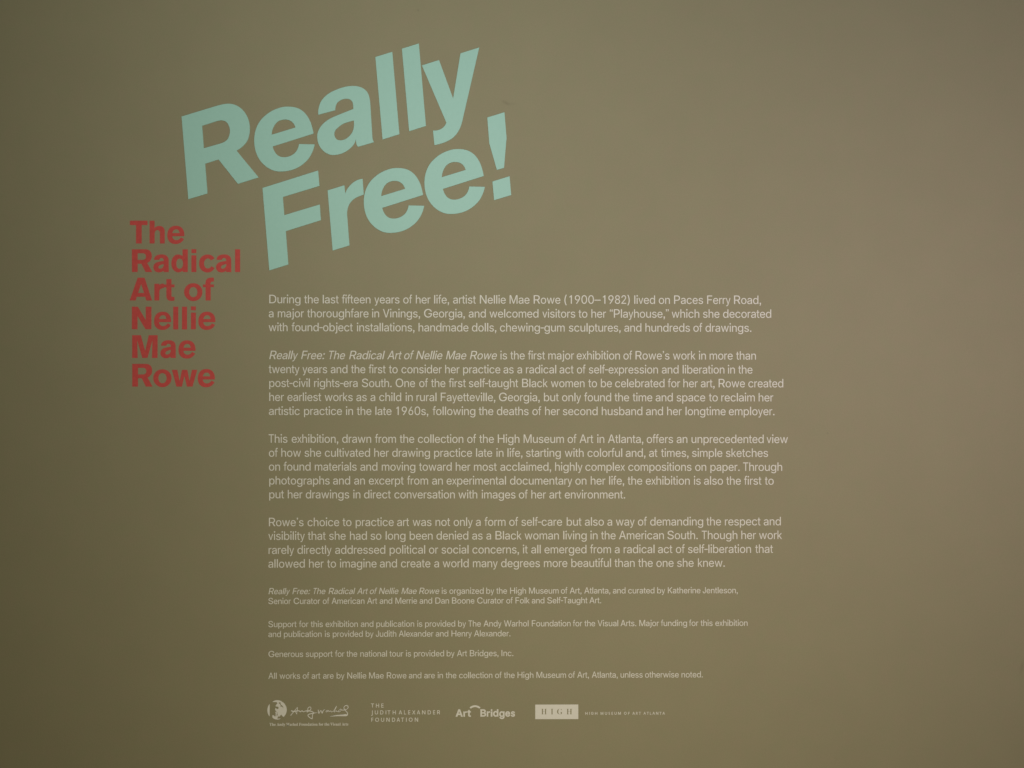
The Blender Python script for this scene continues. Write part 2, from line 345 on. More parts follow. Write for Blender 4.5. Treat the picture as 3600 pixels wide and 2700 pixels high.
# ------------------------------------------------------------------ a grotesque for the running text, as outlines
FONT = {}
def unpack(s):
    d = {}
    for rec in s.split('~'):
        ch, adv, rest = rec[0], *rec[1:].split('|', 1)
        cs = []
        if rest:
            for c in rest.split('/'):
                v = [int(a) for a in c.split(',')]; cs.append(list(zip(v[::2], v[1::2])))
        d[ch] = (int(adv), cs)
    return d
SANS = unpack('(273|192,430,162,318,160,310,151,204,160,114,178,52,188,14,236,-96,177,-96,149,-44,130,-2,111,54,99,105,96,129,92,160,89,210,101,325,134,445,177,539,236,539~)273|97,539,98,536,142,440,173,324,181,242,184,210,182,162,174,103,162,54,144,4,124,-46,97,-96,37,-96,87,20,113,115,122,210,111,318,82,430,37,539~,188|68,71,137,71,84,-119,38,-119~-453|114,244,337,244,337,188,114,188~.188|141,40,138,24,127,8,114,-1,94,-4,78,-1,62,10,53,24,50,42,53,60,64,74,78,83,96,87,114,83,127,74,138,60~0453|278,508,282,507,322,484,358,448,384,396,396,354,403,308,405,248,403,200,396,154,384,112,359,62,322,24,284,4,278,0,226,-7,174,1,136,20,130,24,124,30,95,62,69,112,57,154,50,200,48,260,50,308,57,354,69,396,95,448,130,484,172,507,176,508,228,516/192,453,182,448,164,436,140,406,122,364,113,316,109,258,113,192,122,145,140,102,164,73,189,58,194,56,226,50,257,55,264,58,289,73,313,102,330,145,340,192,344,250,340,316,335,341,330,367,313,406,289,436,262,453,228,460~1453|76,0,76,55,212,55,212,448,208,448,205,446,86,358,86,427,198,509,276,509,276,55,391,55,391,0~2453|64,48,234,228,282,282,311,326,320,370,317,398,308,418,292,437,272,450,222,460,194,456,172,447,152,432,139,414,130,392,127,362,66,362,71,406,86,442,112,474,142,496,182,511,227,516,268,511,306,498,336,476,361,446,376,412,381,370,371,318,336,258,267,180,153,60,153,57,389,57,389,0,64,0~6453|174,294,196,307,234,314,276,310,316,295,344,273,370,240,384,202,389,154,384,112,368,72,344,40,310,14,269,-2,224,-7,182,-1,142,15,117,34,108,42,84,74,68,118,64,160,68,200,80,240,136,338,251,508,252,509,322,509/228,265,200,262,174,252,155,237,150,232,138,214,128,188,125,160,128,130,138,102,154,78,174,63,198,52,228,48,254,52,280,63,297,77,304,85,314,102,324,128,327,154,324,184,314,214,297,237,280,251,254,262~8453|270,511,306,498,336,478,361,450,377,418,382,378,377,346,376,342,359,308,334,282,300,268,300,265,328,256,350,242,372,220,388,194,397,166,401,137,395,96,378,62,351,32,318,11,312,9,276,-2,228,-7,180,-2,170,0,136,11,102,32,74,62,57,96,52,133,55,166,64,194,81,220,102,242,122,254,153,265,153,267,152,268,118,282,93,308,76,342,70,382,74,415,76,421,90,450,110,473,115,478,146,498,184,511,224,516/119,112,128,94,129,90,146,73,170,59,194,52,228,49,259,52,281,58,286,60,306,73,323,90,324,94,333,112,337,140,333,166,324,186,322,190,304,209,284,223,256,232,224,235,196,232,168,223,148,209,130,190,128,186,119,166,115,138/293,438,276,449,230,460,225,460,176,449,160,438,145,420,136,400,133,378,136,353,145,330,160,312,179,300,227,290,274,300,292,312,302,324,307,330,316,350,319,378,316,400,308,420~9453|279,216,258,202,220,195,178,198,136,214,108,236,83,268,68,306,64,354,69,398,85,436,102,459,112,470,142,494,182,510,224,516,272,510,310,494,315,490,344,466,368,434,384,390,389,350,385,308,373,270,316,170,201,1,200,0,130,0/228,460,202,458,174,446,152,428,138,408,129,382,125,350,129,321,138,294,152,276,174,257,198,247,228,243,254,247,280,257,300,274,314,294,324,320,327,348,324,378,314,408,300,428,280,446,254,457~:188|141,40,138,24,127,8,114,-1,94,-4,78,-1,62,10,53,24,50,42,53,60,64,74,78,83,96,87,114,83,127,74,138,60/129,348,138,334,141,314,138,298,127,283,114,274,94,271,78,274,62,285,53,298,50,318,53,334,64,350,78,359,96,362,114,359~A480|276,508,463,0,394,0,344,142,135,142,86,0,16,0,201,509/213,370,194,312,155,199,324,199,276,336,264,371,240,452,239,456,238,456~B456|244,509,290,504,330,491,358,470,381,442,394,410,398,376,395,343,388,320,356,286,316,268,315,262,340,257,364,245,386,226,402,204,414,175,418,134,413,100,400,66,376,38,344,18,302,4,250,0,60,0,60,509/125,57,247,57,296,63,330,80,349,104,355,136,352,162,342,184,329,201,306,218,280,228,250,231,125,231/239,285,288,296,307,308,323,326,324,328,333,348,336,370,330,404,314,428,284,446,242,452,125,452,125,285~C510|402,471,428,446,448,418,463,386,473,348,408,348,389,396,356,428,316,449,268,456,222,450,184,432,153,406,149,402,125,364,109,315,103,256,109,193,125,144,150,106,184,76,225,58,268,53,314,60,356,80,389,114,408,160,473,160,463,124,448,90,429,63,422,56,402,38,374,19,344,6,306,-4,264,-7,224,-3,186,7,148,26,120,48,92,78,70,114,54,155,44,202,40,257,44,306,54,354,70,394,92,430,121,461,150,484,186,501,224,512,268,516,338,504,374,490~D502|60,509,228,509,270,506,314,496,354,478,400,440,433,392,449,352,458,307,462,252,458,204,450,160,434,120,412,84,383,53,352,31,312,14,269,3,223,0,60,0/218,57,274,64,318,81,344,102,355,111,379,148,394,201,399,258,394,313,379,362,355,398,320,428,272,446,223,452,125,452,125,57~E419|60,0,60,509,372,509,372,452,125,452,125,286,355,286,355,229,125,229,125,57,375,57,375,0~F410|60,509,369,509,369,452,125,452,125,278,346,278,346,221,125,221,125,0,60,0~G520|340,504,374,489,404,469,423,451,430,444,449,416,465,384,474,349,408,349,387,394,361,422,356,428,316,448,263,456,222,450,182,432,149,403,125,364,109,315,103,252,109,193,125,144,150,106,184,76,226,58,267,53,310,57,346,71,372,92,377,96,396,122,409,156,410,162,414,199,283,199,283,256,478,256,478,198,472,143,451,90,418,48,378,19,324,0,271,-7,224,-3,184,7,146,26,120,48,91,78,70,114,52,158,43,202,40,258,43,306,52,351,68,392,91,430,119,461,148,484,156,488,184,501,222,512,262,516,305,513~H517|60,509,125,509,125,289,392,289,392,509,457,509,457,0,392,0,392,232,125,232,125,0,60,0~I300|31,57,118,57,118,452,31,452,31,509,269,509,269,452,183,452,183,57,269,57,269,0,31,0~J396|336,142,332,100,318,64,293,32,246,3,184,-7,124,3,76,32,52,62,38,102,33,142,33,173,98,173,98,144,104,104,121,75,148,56,184,50,218,56,249,75,266,104,272,144,272,509,336,509~K467|372,0,198,244,125,168,125,0,60,0,60,509,125,509,124,242,139,262,174,304,364,509,448,509,244,291,243,288,449,0~L393|125,509,125,57,361,57,361,0,60,0,60,509~M628|568,0,504,0,504,338,506,436,494,398,456,292,342,0,286,0,170,292,120,434,122,339,122,0,60,0,60,509,152,508,278,186,301,118,314,75,315,73,352,186,476,508,568,509~N523|136,509,137,508,362,154,388,108,404,76,401,104,399,151,399,509,463,509,463,0,387,0,386,1,201,291,174,336,120,430,125,300,125,0,60,0,60,509~O533|310,512,348,501,384,484,413,461,442,430,464,392,480,351,490,306,493,250,490,202,480,158,464,116,442,78,414,48,386,26,348,7,310,-3,264,-7,224,-3,186,7,148,26,120,48,92,78,70,116,53,156,44,202,40,257,44,306,53,352,70,394,92,430,121,461,150,484,154,486,186,501,224,512,270,516/222,450,186,434,150,403,125,364,121,352,109,315,103,256,109,193,125,144,150,106,186,75,222,59,265,53,310,59,348,75,384,106,408,144,425,194,430,251,425,314,408,366,384,403,348,434,310,450,269,456~P445|60,509,237,509,290,503,332,487,364,464,390,430,404,392,409,346,404,304,390,264,364,232,332,207,290,191,238,186,125,186,125,0,60,0/236,242,267,246,298,256,316,270,334,294,342,318,344,344,342,376,333,402,319,422,298,439,268,449,235,452,125,452,125,242~R449|238,509,288,504,334,489,368,464,390,434,405,396,409,350,405,308,390,270,368,242,334,217,314,211,313,210,428,0,352,0,247,198,244,199,238,198,125,198,125,0,60,0,60,509/125,255,237,255,270,258,298,267,321,283,334,300,342,323,345,354,342,381,334,406,318,426,298,440,270,449,236,452,125,452~S447|276,511,308,501,316,498,350,477,377,450,394,416,401,378,337,378,326,412,302,438,268,453,222,459,193,456,166,448,146,436,137,427,129,418,118,398,115,374,119,352,132,333,170,308,213,292,265,279,312,264,358,238,396,198,405,172,408,137,404,101,399,90,386,64,359,33,322,10,279,-4,222,-9,171,-4,132,8,126,10,92,30,64,60,46,96,38,137,104,137,110,108,122,88,142,71,166,59,222,49,258,52,288,60,312,74,329,92,340,112,342,115,346,140,342,162,330,180,296,205,242,223,186,238,128,260,87,288,60,326,52,374,58,414,75,448,103,477,138,498,179,511,230,516~T449|193,0,193,452,32,452,32,509,417,509,417,452,257,452,257,0~U517|124,509,124,176,128,144,140,114,161,86,186,68,220,56,262,52,298,56,332,68,356,86,378,114,389,144,393,176,393,509,457,509,457,171,452,126,433,80,402,42,364,15,316,-2,262,-8,202,-2,152,16,115,42,85,80,66,124,60,171,60,509~V480|84,508,190,212,218,130,242,52,266,134,278,172,394,508,463,509,278,0,204,0,16,509~W686|530,0,455,0,454,1,368,320,351,390,342,436,335,394,318,320,230,1,230,0,155,0,16,509,82,509,82,508,164,193,186,100,194,61,214,156,306,509,380,509,380,508,461,201,486,93,492,64,493,64,510,144,602,508,603,509,670,509~X474|200,260,29,509,104,509,204,362,222,330,237,302,238,302,252,330,271,360,299,402,374,509,446,509,276,262,456,0,382,0,293,127,267,166,237,218,224,193,181,127,91,0,18,0~a389|277,0,277,52,272,52,270,50,251,24,216,1,162,-9,125,-5,94,5,69,21,48,44,35,72,30,110,34,138,42,160,59,180,78,194,124,211,176,220,235,227,266,235,273,242,276,254,276,260,268,296,261,303,240,322,197,331,148,322,119,302,100,274,41,291,57,322,80,348,104,364,134,376,192,384,240,379,286,360,307,342,322,320,333,290,337,254,337,0/258,182,208,172,174,168,135,160,104,140,95,124,92,106,102,72,130,52,168,45,202,49,228,59,246,72,252,78,263,92,272,113,276,136,276,190~b424|114,509,114,319,118,319,119,320,134,343,139,348,170,373,196,381,231,384,274,378,314,361,346,331,370,294,386,242,390,186,385,132,370,84,347,46,314,16,272,-2,231,-8,198,-5,172,4,136,32,118,59,112,59,112,0,53,0,53,509/254,51,280,66,301,88,316,116,318,122,325,150,328,186,324,230,316,262,302,290,280,312,260,322,252,326,222,330,188,325,166,315,162,312,140,290,125,264,124,258,116,230,113,192,116,153,118,141,125,114,140,86,162,65,184,52,190,50,218,47~c396|340,322,362,277,303,262,290,290,275,306,270,312,242,325,206,330,172,325,146,310,140,305,124,288,108,258,98,221,96,184,98,154,108,116,124,88,146,66,172,51,208,46,244,52,270,66,292,88,304,117,363,102,341,56,306,21,259,-2,205,-8,158,-2,116,16,81,47,56,84,40,132,34,190,40,244,56,292,81,329,116,360,158,378,209,384,258,378,306,356~d424|372,0,313,0,313,59,307,59,288,32,252,4,228,-5,193,-8,153,-2,110,16,78,46,55,84,39,132,34,186,38,242,55,294,78,331,112,361,150,378,194,384,229,381,254,373,288,345,306,319,311,319,311,509,372,509/234,50,242,54,264,65,284,86,299,114,309,149,312,192,309,230,302,258,300,264,284,290,262,312,238,325,204,330,174,326,166,322,146,312,124,290,109,264,106,256,99,228,96,186,99,150,109,116,124,88,146,66,172,51,207,47~e404|266,374,294,361,322,338,341,316,357,282,368,243,371,198,371,169,97,169,100,138,110,106,112,102,127,81,150,61,178,50,214,46,254,53,286,74,306,105,365,91,353,62,336,40,312,19,284,4,278,2,250,-5,215,-8,160,-2,124,13,116,16,81,47,56,86,40,132,34,184,39,242,55,290,80,328,114,359,154,377,159,378,206,384/308,221,308,222,307,238,298,270,284,294,262,314,241,324,235,326,203,330,175,326,165,322,146,313,124,293,108,270,99,242,97,221~f254|81,327,6,327,6,379,81,379,81,434,84,462,96,486,114,506,134,519,186,530,223,527,240,522,243,521,243,520,227,468,216,472,198,474,170,470,154,460,145,444,142,421,142,379,228,379,228,327,142,327,142,0,81,0~g425|372,-12,368,-52,365,-59,350,-90,324,-118,292,-136,252,-147,210,-151,167,-148,134,-140,82,-110,51,-69,101,-41,123,-67,156,-88,209,-97,250,-92,274,-80,284,-73,304,-48,311,-8,311,68,306,68,305,67,286,40,252,16,228,8,198,5,152,10,112,27,82,51,54,90,38,138,34,194,38,243,54,292,79,331,112,361,152,378,200,384,228,382,252,374,286,348,306,320,308,319,313,319,313,379,372,379/174,326,164,322,146,312,124,290,109,262,99,230,96,196,99,154,109,122,124,96,144,76,165,66,174,62,203,59,235,62,240,64,264,75,286,96,301,124,309,153,312,190,309,232,300,264,286,290,264,312,258,315,238,325,206,330~h410|296,0,296,236,290,276,274,304,246,323,208,329,182,326,160,317,142,304,126,284,117,258,114,230,114,0,53,0,53,509,114,509,114,312,124,332,152,362,186,379,225,384,264,380,296,369,322,348,341,322,353,286,357,243,357,0~i167|53,379,114,379,114,0,53,0/55,513,66,521,86,524,100,521,113,513,123,500,126,482,123,468,113,454,100,446,82,443,66,446,55,454,44,468,41,484,44,500~j167|114,-33,111,-64,102,-90,88,-110,84,-114,66,-129,35,-140,6,-143,-10,-143,-10,-87,4,-87,26,-83,40,-72,50,-54,51,-48,53,-31,53,379,114,379/126,482,123,468,113,454,100,446,82,443,66,446,54,454,44,468,41,484,44,500,54,513,66,521,84,524,100,521,113,513,123,500~k381|114,509,114,212,121,212,284,379,360,379,201,216,372,0,294,0,154,178,114,141,114,0,53,0,53,509~l189|114,509,114,98,120,62,130,54,150,52,170,54,181,4,180,2,163,-1,137,-2,100,3,74,20,58,46,53,82,53,509~m610|496,0,496,256,490,288,489,291,472,314,448,326,416,330,394,328,374,320,345,290,344,287,335,248,335,0,274,0,274,262,270,286,254,310,232,324,227,326,198,330,158,320,142,308,126,290,117,266,114,240,114,0,53,0,53,379,112,379,112,307,118,324,131,345,172,376,218,386,258,380,286,362,309,332,316,308,322,322,336,342,377,372,382,376,436,386,466,384,498,372,520,356,541,328,554,294,557,258,557,0~n410|296,0,296,236,290,276,274,304,246,323,208,329,182,326,160,317,142,304,126,284,117,258,114,230,114,0,53,0,53,379,112,379,112,308,124,332,152,362,189,380,225,384,264,380,296,369,322,348,341,322,354,282,357,243,357,0~o415|205,384,254,378,300,360,334,329,359,292,376,244,381,190,376,136,360,86,334,47,300,16,256,-2,209,-8,161,-2,116,16,81,47,56,84,40,132,34,190,40,244,56,292,81,329,116,360,158,378/174,326,170,324,146,310,124,288,109,260,106,254,99,225,96,184,99,150,108,118,124,88,146,66,172,51,209,46,240,50,246,52,270,66,292,88,307,116,308,122,316,150,319,190,316,225,308,254,307,258,292,288,270,310,242,325,206,330~p424|53,379,112,379,112,319,118,319,136,345,170,373,196,381,231,384,272,378,314,361,346,331,370,294,385,246,390,192,386,136,370,84,347,46,314,16,274,-2,231,-8,198,-5,172,4,140,30,119,58,118,59,114,59,114,-143,53,-143/254,51,280,66,301,88,316,116,318,122,325,150,328,186,324,230,316,262,302,290,280,312,260,322,252,326,222,330,188,325,166,315,162,312,140,290,125,264,124,258,116,230,113,192,116,153,118,141,125,114,140,86,162,65,184,52,190,50,218,47~r259|53,379,112,379,112,321,115,321,130,346,154,368,182,380,212,385,243,384,243,322,210,326,182,323,158,315,142,302,126,284,117,262,114,239,114,0,53,0~s365|254,372,280,358,300,338,324,290,268,277,258,298,246,314,242,316,220,328,188,333,158,330,132,318,114,300,109,278,112,258,124,242,173,222,230,209,276,194,304,172,310,166,326,140,331,108,326,74,312,46,289,23,260,6,224,-5,186,-8,144,-5,113,2,84,18,61,39,45,62,36,94,94,107,105,78,124,60,150,49,183,45,218,50,244,62,262,80,268,102,266,120,265,122,253,137,238,147,213,155,150,170,104,186,73,207,52,238,47,272,51,306,64,332,88,354,114,370,152,382,190,384,224,381~t227|193,-3,166,-4,124,2,92,20,72,52,65,92,65,327,6,327,6,379,65,379,65,471,126,471,126,379,204,379,204,327,126,327,126,95,128,76,134,65,136,60,148,54,174,50,186,51,202,54,213,3,212,2~u410|114,379,114,142,119,104,136,76,164,56,202,50,226,53,248,62,254,66,270,78,283,96,293,122,296,150,296,379,357,379,357,0,298,0,298,72,286,46,256,16,220,0,184,-5,146,-1,114,11,88,32,68,60,56,98,53,136,53,379~v389|84,378,164,160,187,88,194,60,196,60,203,88,226,160,304,378,371,379,226,0,162,0,17,379~w567|429,0,368,0,368,1,319,171,294,267,284,308,284,308,263,224,200,1,199,0,138,0,23,379,87,379,88,378,154,138,170,65,170,64,186,134,206,215,252,379,316,379,316,378,365,204,382,135,397,66,414,138,480,378,480,379,545,379~x379|155,194,29,379,100,379,148,305,191,234,233,306,282,379,352,379,224,192,358,0,287,0,230,86,190,154,188,154,148,84,91,0,21,0~y389|47,-138,61,-86,104,-89,130,-74,152,-36,163,0,17,379,84,378,164,160,195,60,202,88,226,160,304,378,371,379,204,-58,178,-106,140,-136,92,-145,68,-144,48,-140~z380|42,0,42,46,254,320,254,323,48,323,48,379,333,379,333,330,129,64,126,60,126,56,339,56,339,0~–350|0,244,350,244,350,188,0,188~’177|82,509,151,509,98,318,52,318~“300|121,318,52,318,104,509,151,509/244,318,175,318,228,509,274,509~”300|82,509,151,509,98,318,52,318/205,509,274,509,222,318,175,318')
SERIF = unpack('A437|224,464,384,88,410,34,424,22,443,18,443,0,229,0,229,18,270,25,283,46,272,83,254,132,103,132,78,70,76,60,75,48,87,26,123,18,128,18,128,0,-9,0,-9,18,10,21,23,29,50,76,206,466/113,161,242,161,180,312,178,318,176,318~F404|15,17,46,23,61,33,70,48,72,56,75,82,75,377,71,406,62,422,44,433,14,439,14,455,394,455,394,320,377,320,369,358,355,386,336,406,310,420,276,428,226,431,200,429,186,422,186,420,182,400,182,247,192,247,230,253,255,269,274,300,284,347,302,347,302,118,285,118,274,168,256,201,230,218,190,224,182,224,182,80,188,42,196,30,210,24,257,17,257,0,15,0~G508|437,308,420,308,403,346,383,378,356,407,330,426,302,438,297,440,266,443,200,420,160,348,146,224,150,162,160,111,180,66,220,26,274,13,308,16,328,26,339,44,343,70,343,130,339,154,328,170,312,178,306,180,275,182,275,198,500,198,500,182,472,179,458,172,449,156,446,130,446,29,386,6,329,-6,272,-10,221,-7,180,2,140,19,92,56,57,102,40,142,30,187,28,232,30,270,40,314,57,352,95,401,138,435,177,452,214,462,259,465,312,459,368,441,388,436,406,442,419,465,437,465~H523|15,17,46,22,62,32,72,50,75,78,75,380,72,404,62,424,44,434,16,439,16,455,242,455,242,439,204,432,187,415,182,381,182,251,342,251,342,381,337,415,320,432,282,439,282,455,507,455,507,439,478,434,463,426,460,424,458,419,452,408,452,404,449,382,449,78,452,52,460,34,478,22,507,17,507,0,282,0,282,17,309,20,314,22,330,32,339,48,342,78,342,221,182,221,182,78,185,50,194,32,196,30,212,22,242,17,242,0,15,0~I261|244,455,244,439,214,435,198,428,195,426,186,412,186,410,183,389,183,75,187,44,206,26,246,17,246,0,13,0,13,17,41,22,60,32,72,48,72,51,75,73,75,389,72,412,64,426,46,435,13,439,13,455~T423|92,17,124,21,142,30,152,52,156,79,156,433,148,433,102,426,66,404,41,368,29,318,11,318,11,455,410,455,410,317,394,317,375,382,334,420,270,433,263,433,263,79,266,51,276,30,296,21,328,17,328,0,92,0~V428|44,380,24,418,19,423,8,432,-14,439,-14,455,211,455,211,439,166,432,156,423,152,409,162,376,257,147,258,144,260,144,347,374,355,408,351,423,342,432,299,439,299,455,442,455,442,439,422,436,408,428,382,382,230,-12,212,-13~W611|181,455,181,439,150,432,143,424,140,409,148,374,222,154,224,154,301,352,286,401,278,418,266,430,229,439,229,455,439,455,439,439,404,432,393,411,398,387,474,166,541,368,549,405,546,422,538,430,503,439,503,455,624,455,624,439,606,433,594,420,575,380,446,-11,428,-10,316,308,316,308,314,304,190,-10,170,-10,32,392,14,428,4,435,-15,439,-15,455~a344|294,-1,256,-10,216,1,200,35,152,2,96,-9,64,-4,41,10,25,34,20,62,31,104,64,136,96,154,141,172,199,190,199,243,196,266,188,282,172,292,146,296,116,290,114,289,104,274,114,256,123,232,120,214,112,204,106,200,96,194,78,191,58,194,44,204,36,218,33,238,36,258,48,277,68,295,94,308,125,316,130,316,164,318,224,312,262,292,285,260,293,212,293,59,295,40,304,34,320,42,329,28/138,138,120,89,118,83,126,46,150,34,174,41,199,63,199,169~d370|319,74,325,41,334,32,353,28,353,11,314,8,276,2,223,-10,222,38,187,2,141,-10,106,-5,78,10,53,34,35,66,23,103,19,150,24,197,36,238,54,272,68,284,80,297,114,314,147,318,188,310,223,280,223,402,220,420,211,430,176,439,176,455,319,455/188,31,201,40,215,56,223,76,223,242,217,258,206,270,174,281,147,273,130,250,121,211,118,158,120,97,130,58,146,36,170,28~e301|210,309,250,280,274,234,283,174,283,166,117,166,127,96,154,56,198,42,238,53,270,86,285,72,247,26,206,-1,152,-10,116,-5,88,8,84,10,57,36,37,68,24,108,19,159,24,199,26,208,38,240,58,272,88,299,120,313,155,318/201,192,201,217,193,278,181,292,160,297,127,274,116,204,116,192~f214|15,16,40,22,50,34,52,68,52,277,16,277,16,310,52,310,52,354,60,400,86,436,124,458,172,465,212,460,240,446,257,426,263,398,260,380,252,368,240,358,226,355,196,364,194,366,187,376,185,389,192,418,196,426,197,431,197,434,194,440,192,442,178,443,164,440,153,430,148,392,148,310,203,310,203,277,148,277,148,62,150,40,158,26,172,18,199,16,199,0,15,0~h381|148,455,148,267,190,305,242,318,292,306,321,272,330,214,330,55,337,26,346,19,363,16,363,0,202,0,202,16,208,16,228,26,235,55,235,218,229,258,219,268,202,271,173,262,148,236,148,54,154,26,164,19,180,16,180,0,18,0,18,16,45,26,52,55,52,400,46,429,36,437,19,440,19,455~i198|148,310,148,54,154,26,180,16,180,0,18,0,18,16,45,26,52,55,52,254,47,285,20,293,21,310/147,432,151,413,147,392,137,377,120,366,102,362,80,366,66,375,54,392,50,411,54,432,64,448,80,460,100,463,120,460,136,450~l199|148,455,148,54,154,26,180,16,180,0,18,0,18,16,45,26,52,55,52,400,47,429,38,436,20,439,20,455~n381|202,0,202,16,208,16,228,26,235,55,235,218,229,258,219,268,202,271,173,262,148,236,148,54,154,26,164,19,180,16,180,0,18,0,18,16,45,26,52,55,52,254,46,284,36,291,19,294,19,310,148,310,148,267,191,306,244,318,292,306,321,272,322,270,330,214,330,55,337,26,346,19,363,16,363,0~o336|171,-10,129,-6,90,11,59,38,38,70,24,110,19,156,24,200,38,240,59,271,90,297,126,313,166,318,207,314,246,298,276,272,297,242,312,200,317,152,312,108,298,70,278,39,272,34,246,11,210,-5/144,292,128,272,120,228,117,160,120,80,128,38,144,18,168,11,193,18,209,38,217,80,220,148,217,228,208,270,192,292,170,299~r287|18,16,45,26,52,55,52,254,46,285,20,293,21,310,146,310,146,252,164,279,176,290,186,301,210,314,232,318,256,316,258,315,274,305,286,288,289,268,287,248,279,235,275,232,266,225,248,222,222,230,206,250,188,260,176,256,162,242,152,220,149,194,149,54,152,38,158,27,160,24,197,16,197,0,18,0~s288|244,222,228,222,215,254,195,278,174,291,150,296,130,294,115,285,108,274,105,258,114,232,116,231,146,212,192,188,219,174,241,152,253,128,257,97,250,50,227,17,194,-3,149,-10,122,-6,86,6,72,9,60,4,51,-9,36,-9,36,105,54,104,66,68,88,38,113,20,139,15,162,18,178,26,188,38,190,42,192,56,184,84,182,86,156,105,106,130,76,148,54,170,41,192,37,218,44,260,66,292,98,312,143,319,167,316,205,306,214,305,223,308,230,319,244,319~t228|144,310,208,310,208,279,144,279,144,80,148,52,149,50,156,43,168,40,188,48,206,75,222,66,198,24,166,-1,122,-9,88,-4,67,9,53,36,48,69,48,279,20,279,20,300,88,368,129,424,144,424~u375|142,310,142,73,151,46,162,38,178,36,206,43,228,66,228,249,221,283,210,291,189,294,189,310,324,310,324,69,331,39,360,30,360,13,320,10,278,4,228,-10,228,40,208,18,186,3,158,-8,130,-10,90,-3,66,16,64,18,51,50,46,94,46,249,39,282,30,291,11,294,11,310~y300|11,-126,-3,-108,-7,-82,-4,-66,4,-54,18,-43,34,-40,64,-49,72,-60,75,-75,74,-88,76,-96,86,-99,98,-92,114,-74,129,-44,140,-4,40,242,26,272,15,287,-5,293,-5,310,162,310,162,293,136,289,128,274,134,254,184,120,186,120,229,238,236,259,238,272,238,274,229,289,203,293,203,310,300,310,300,293,286,290,276,280,258,242,162,-24,129,-96,114,-116,96,-131,53,-140,28,-137')
ADV = {' ': 10.07, '(': 13.62, ')': 13.62, ',': 9.01, '-': 11.87, '.': 9.35, '0': 23.96, '1': 23.96, '2': 22.08, '6': 21.96, '8': 22.08, '9': 23.96, ':': 14.18, 'A': 25.9, 'B': 26.61, 'C': 29.93, 'D': 29.38, 'F': 22.03, 'G': 31.88, 'H': 28.7, 'I': 10.64, 'J': 17.71, 'K': 24.49, 'M': 33.03, 'N': 28.8, 'O': 30.92, 'P': 25.25, 'R': 26.4, 'S': 26.02, 'T': 20.73, 'V': 24.16, 'W': 36.55, 'a': 20.22, 'b': 22.41, 'c': 21.0, 'd': 22.42, 'e': 20.73, 'f': 10.71, 'g': 22.99, 'h': 20.89, 'i': 8.05, 'j': 9.21, 'k': 18.26, 'l': 8.36, 'm': 30.75, 'n': 20.82, 'o': 21.77, 'p': 22.17, 'r': 12.43, 's': 19.02, 't': 11.05, 'u': 21.17, 'v': 18.09, 'w': 29.26, 'x': 15.81, 'y': 17.66, 'z': 17.46, '–': 22.08, '’': 8.31, '“': 12.58, '”': 12.58}
CAP = 509.0; XH = 379.0; XR = 0.70
SANS['l'] = (158, [[(46, 0), (46, 509), (112, 509), (112, 0)]])
SANS['I'] = (148, [[(40, 0), (40, 509), (108, 509), (108, 0)]])
SANS['1'] = (453, [[(238, 0), (238, 405), (150, 372), (150, 428), (200, 446), (250, 509), (303, 509), (303, 0)]])
_q = [(0, 509), (64, 509), (64, 440), (30, 370), (4, 370), (26, 445), (0, 445)]
_r = [(64 - x, 879 - y) for x, y in _q]
SANS['’'] = (104, [[(x + 20, y) for x, y in _q]])
SANS['”'] = (200, [[(x + 20, y) for x, y in _q], [(x + 116, y) for x, y in _q]])
SANS['“'] = (200, [[(x + 20, y) for x, y in _r], [(x + 116, y) for x, y in _r]])
SANS[','] = (140, [[(34, 76), (108, 76), (108, 5), (74, -100), (32, -100), (64, 0), (34, 0)]])
SANS['.'] = (140, [[(34, 74), (108, 74), (108, 0), (34, 0)]])
ADV[':'] = 9.6

def warp(ch, x, y):
    if ch.islower():
        if y <= XH:
            y = y * (XR * CAP / XH)
        else:
            y = XR * CAP + (y - XH) * (CAP * (1 - XR)) / (CAP - XH)
    return x, y

def line_of(text, starts, bl, br, xs, xe, cap, adv_scale, weight, italic=0.21):
    """letters of one line, as contours in survey pixels"""
    out = []; it = False; wi = 0; pen = None; new = True
    k = cap / CAP
    words = text.replace('|', '').split(' ')
    model = sum(ADV[c] for c in text.replace('|', '')) * adv_scale
    ratio = (xe - xs) / (model - 2.6 * adv_scale)         # each line was tracked a little differently
    adv_scale *= ratio
    def base(x): return bl + (br - bl) * (x - xs) / (xe - xs)
    for ch in text:
        if ch == '|': it = not it; continue
        if ch == ' ': new = True; continue
        adv, cs = SANS[ch]
        lo = min(p[0] for c in cs for p in c); hi = max(p[0] for c in cs for p in c)
        a = ADV[ch] * adv_scale
        inkw = (hi - lo) * k
        f0 = (hi - lo) / adv
        sx = a * (1 - (1 - f0) * 0.82) / inkw if ch not in '-' and ch not in 'lI1' else 1.0
        sx = min(max(sx, 0.8), 1.12)
        if inkw * sx > a * 0.99: sx = a * 0.99 / inkw
        free = a - inkw * sx
        lsb, rsb = max(lo, 0), max(adv - hi, 0)
        fr = lsb / (lsb + rsb) if lsb + rsb > 0 and ch not in '-' else 0.5
        off = free * fr
        if new:
            lean = min((p[0] - lo) * sx * k + italic * warp(ch, *p)[1] * k for c in cs for p in c) if it else 0
            pen = starts[wi] - off - lean; wi += 1; new = False
        x0 = pen + off
        for c in cs:
            c = embolden([warp(ch, (p[0] - lo) * sx, p[1]) for p in c], weight if True else 0)
            r = []
            for (x, y) in c:
                X = x0 + x * k + (italic * y * k if it else 0); r.append((X, base(X) - y * k))
            out.append((ch, r))
        pen += a
    # one glyph = contours of one letter
    return out

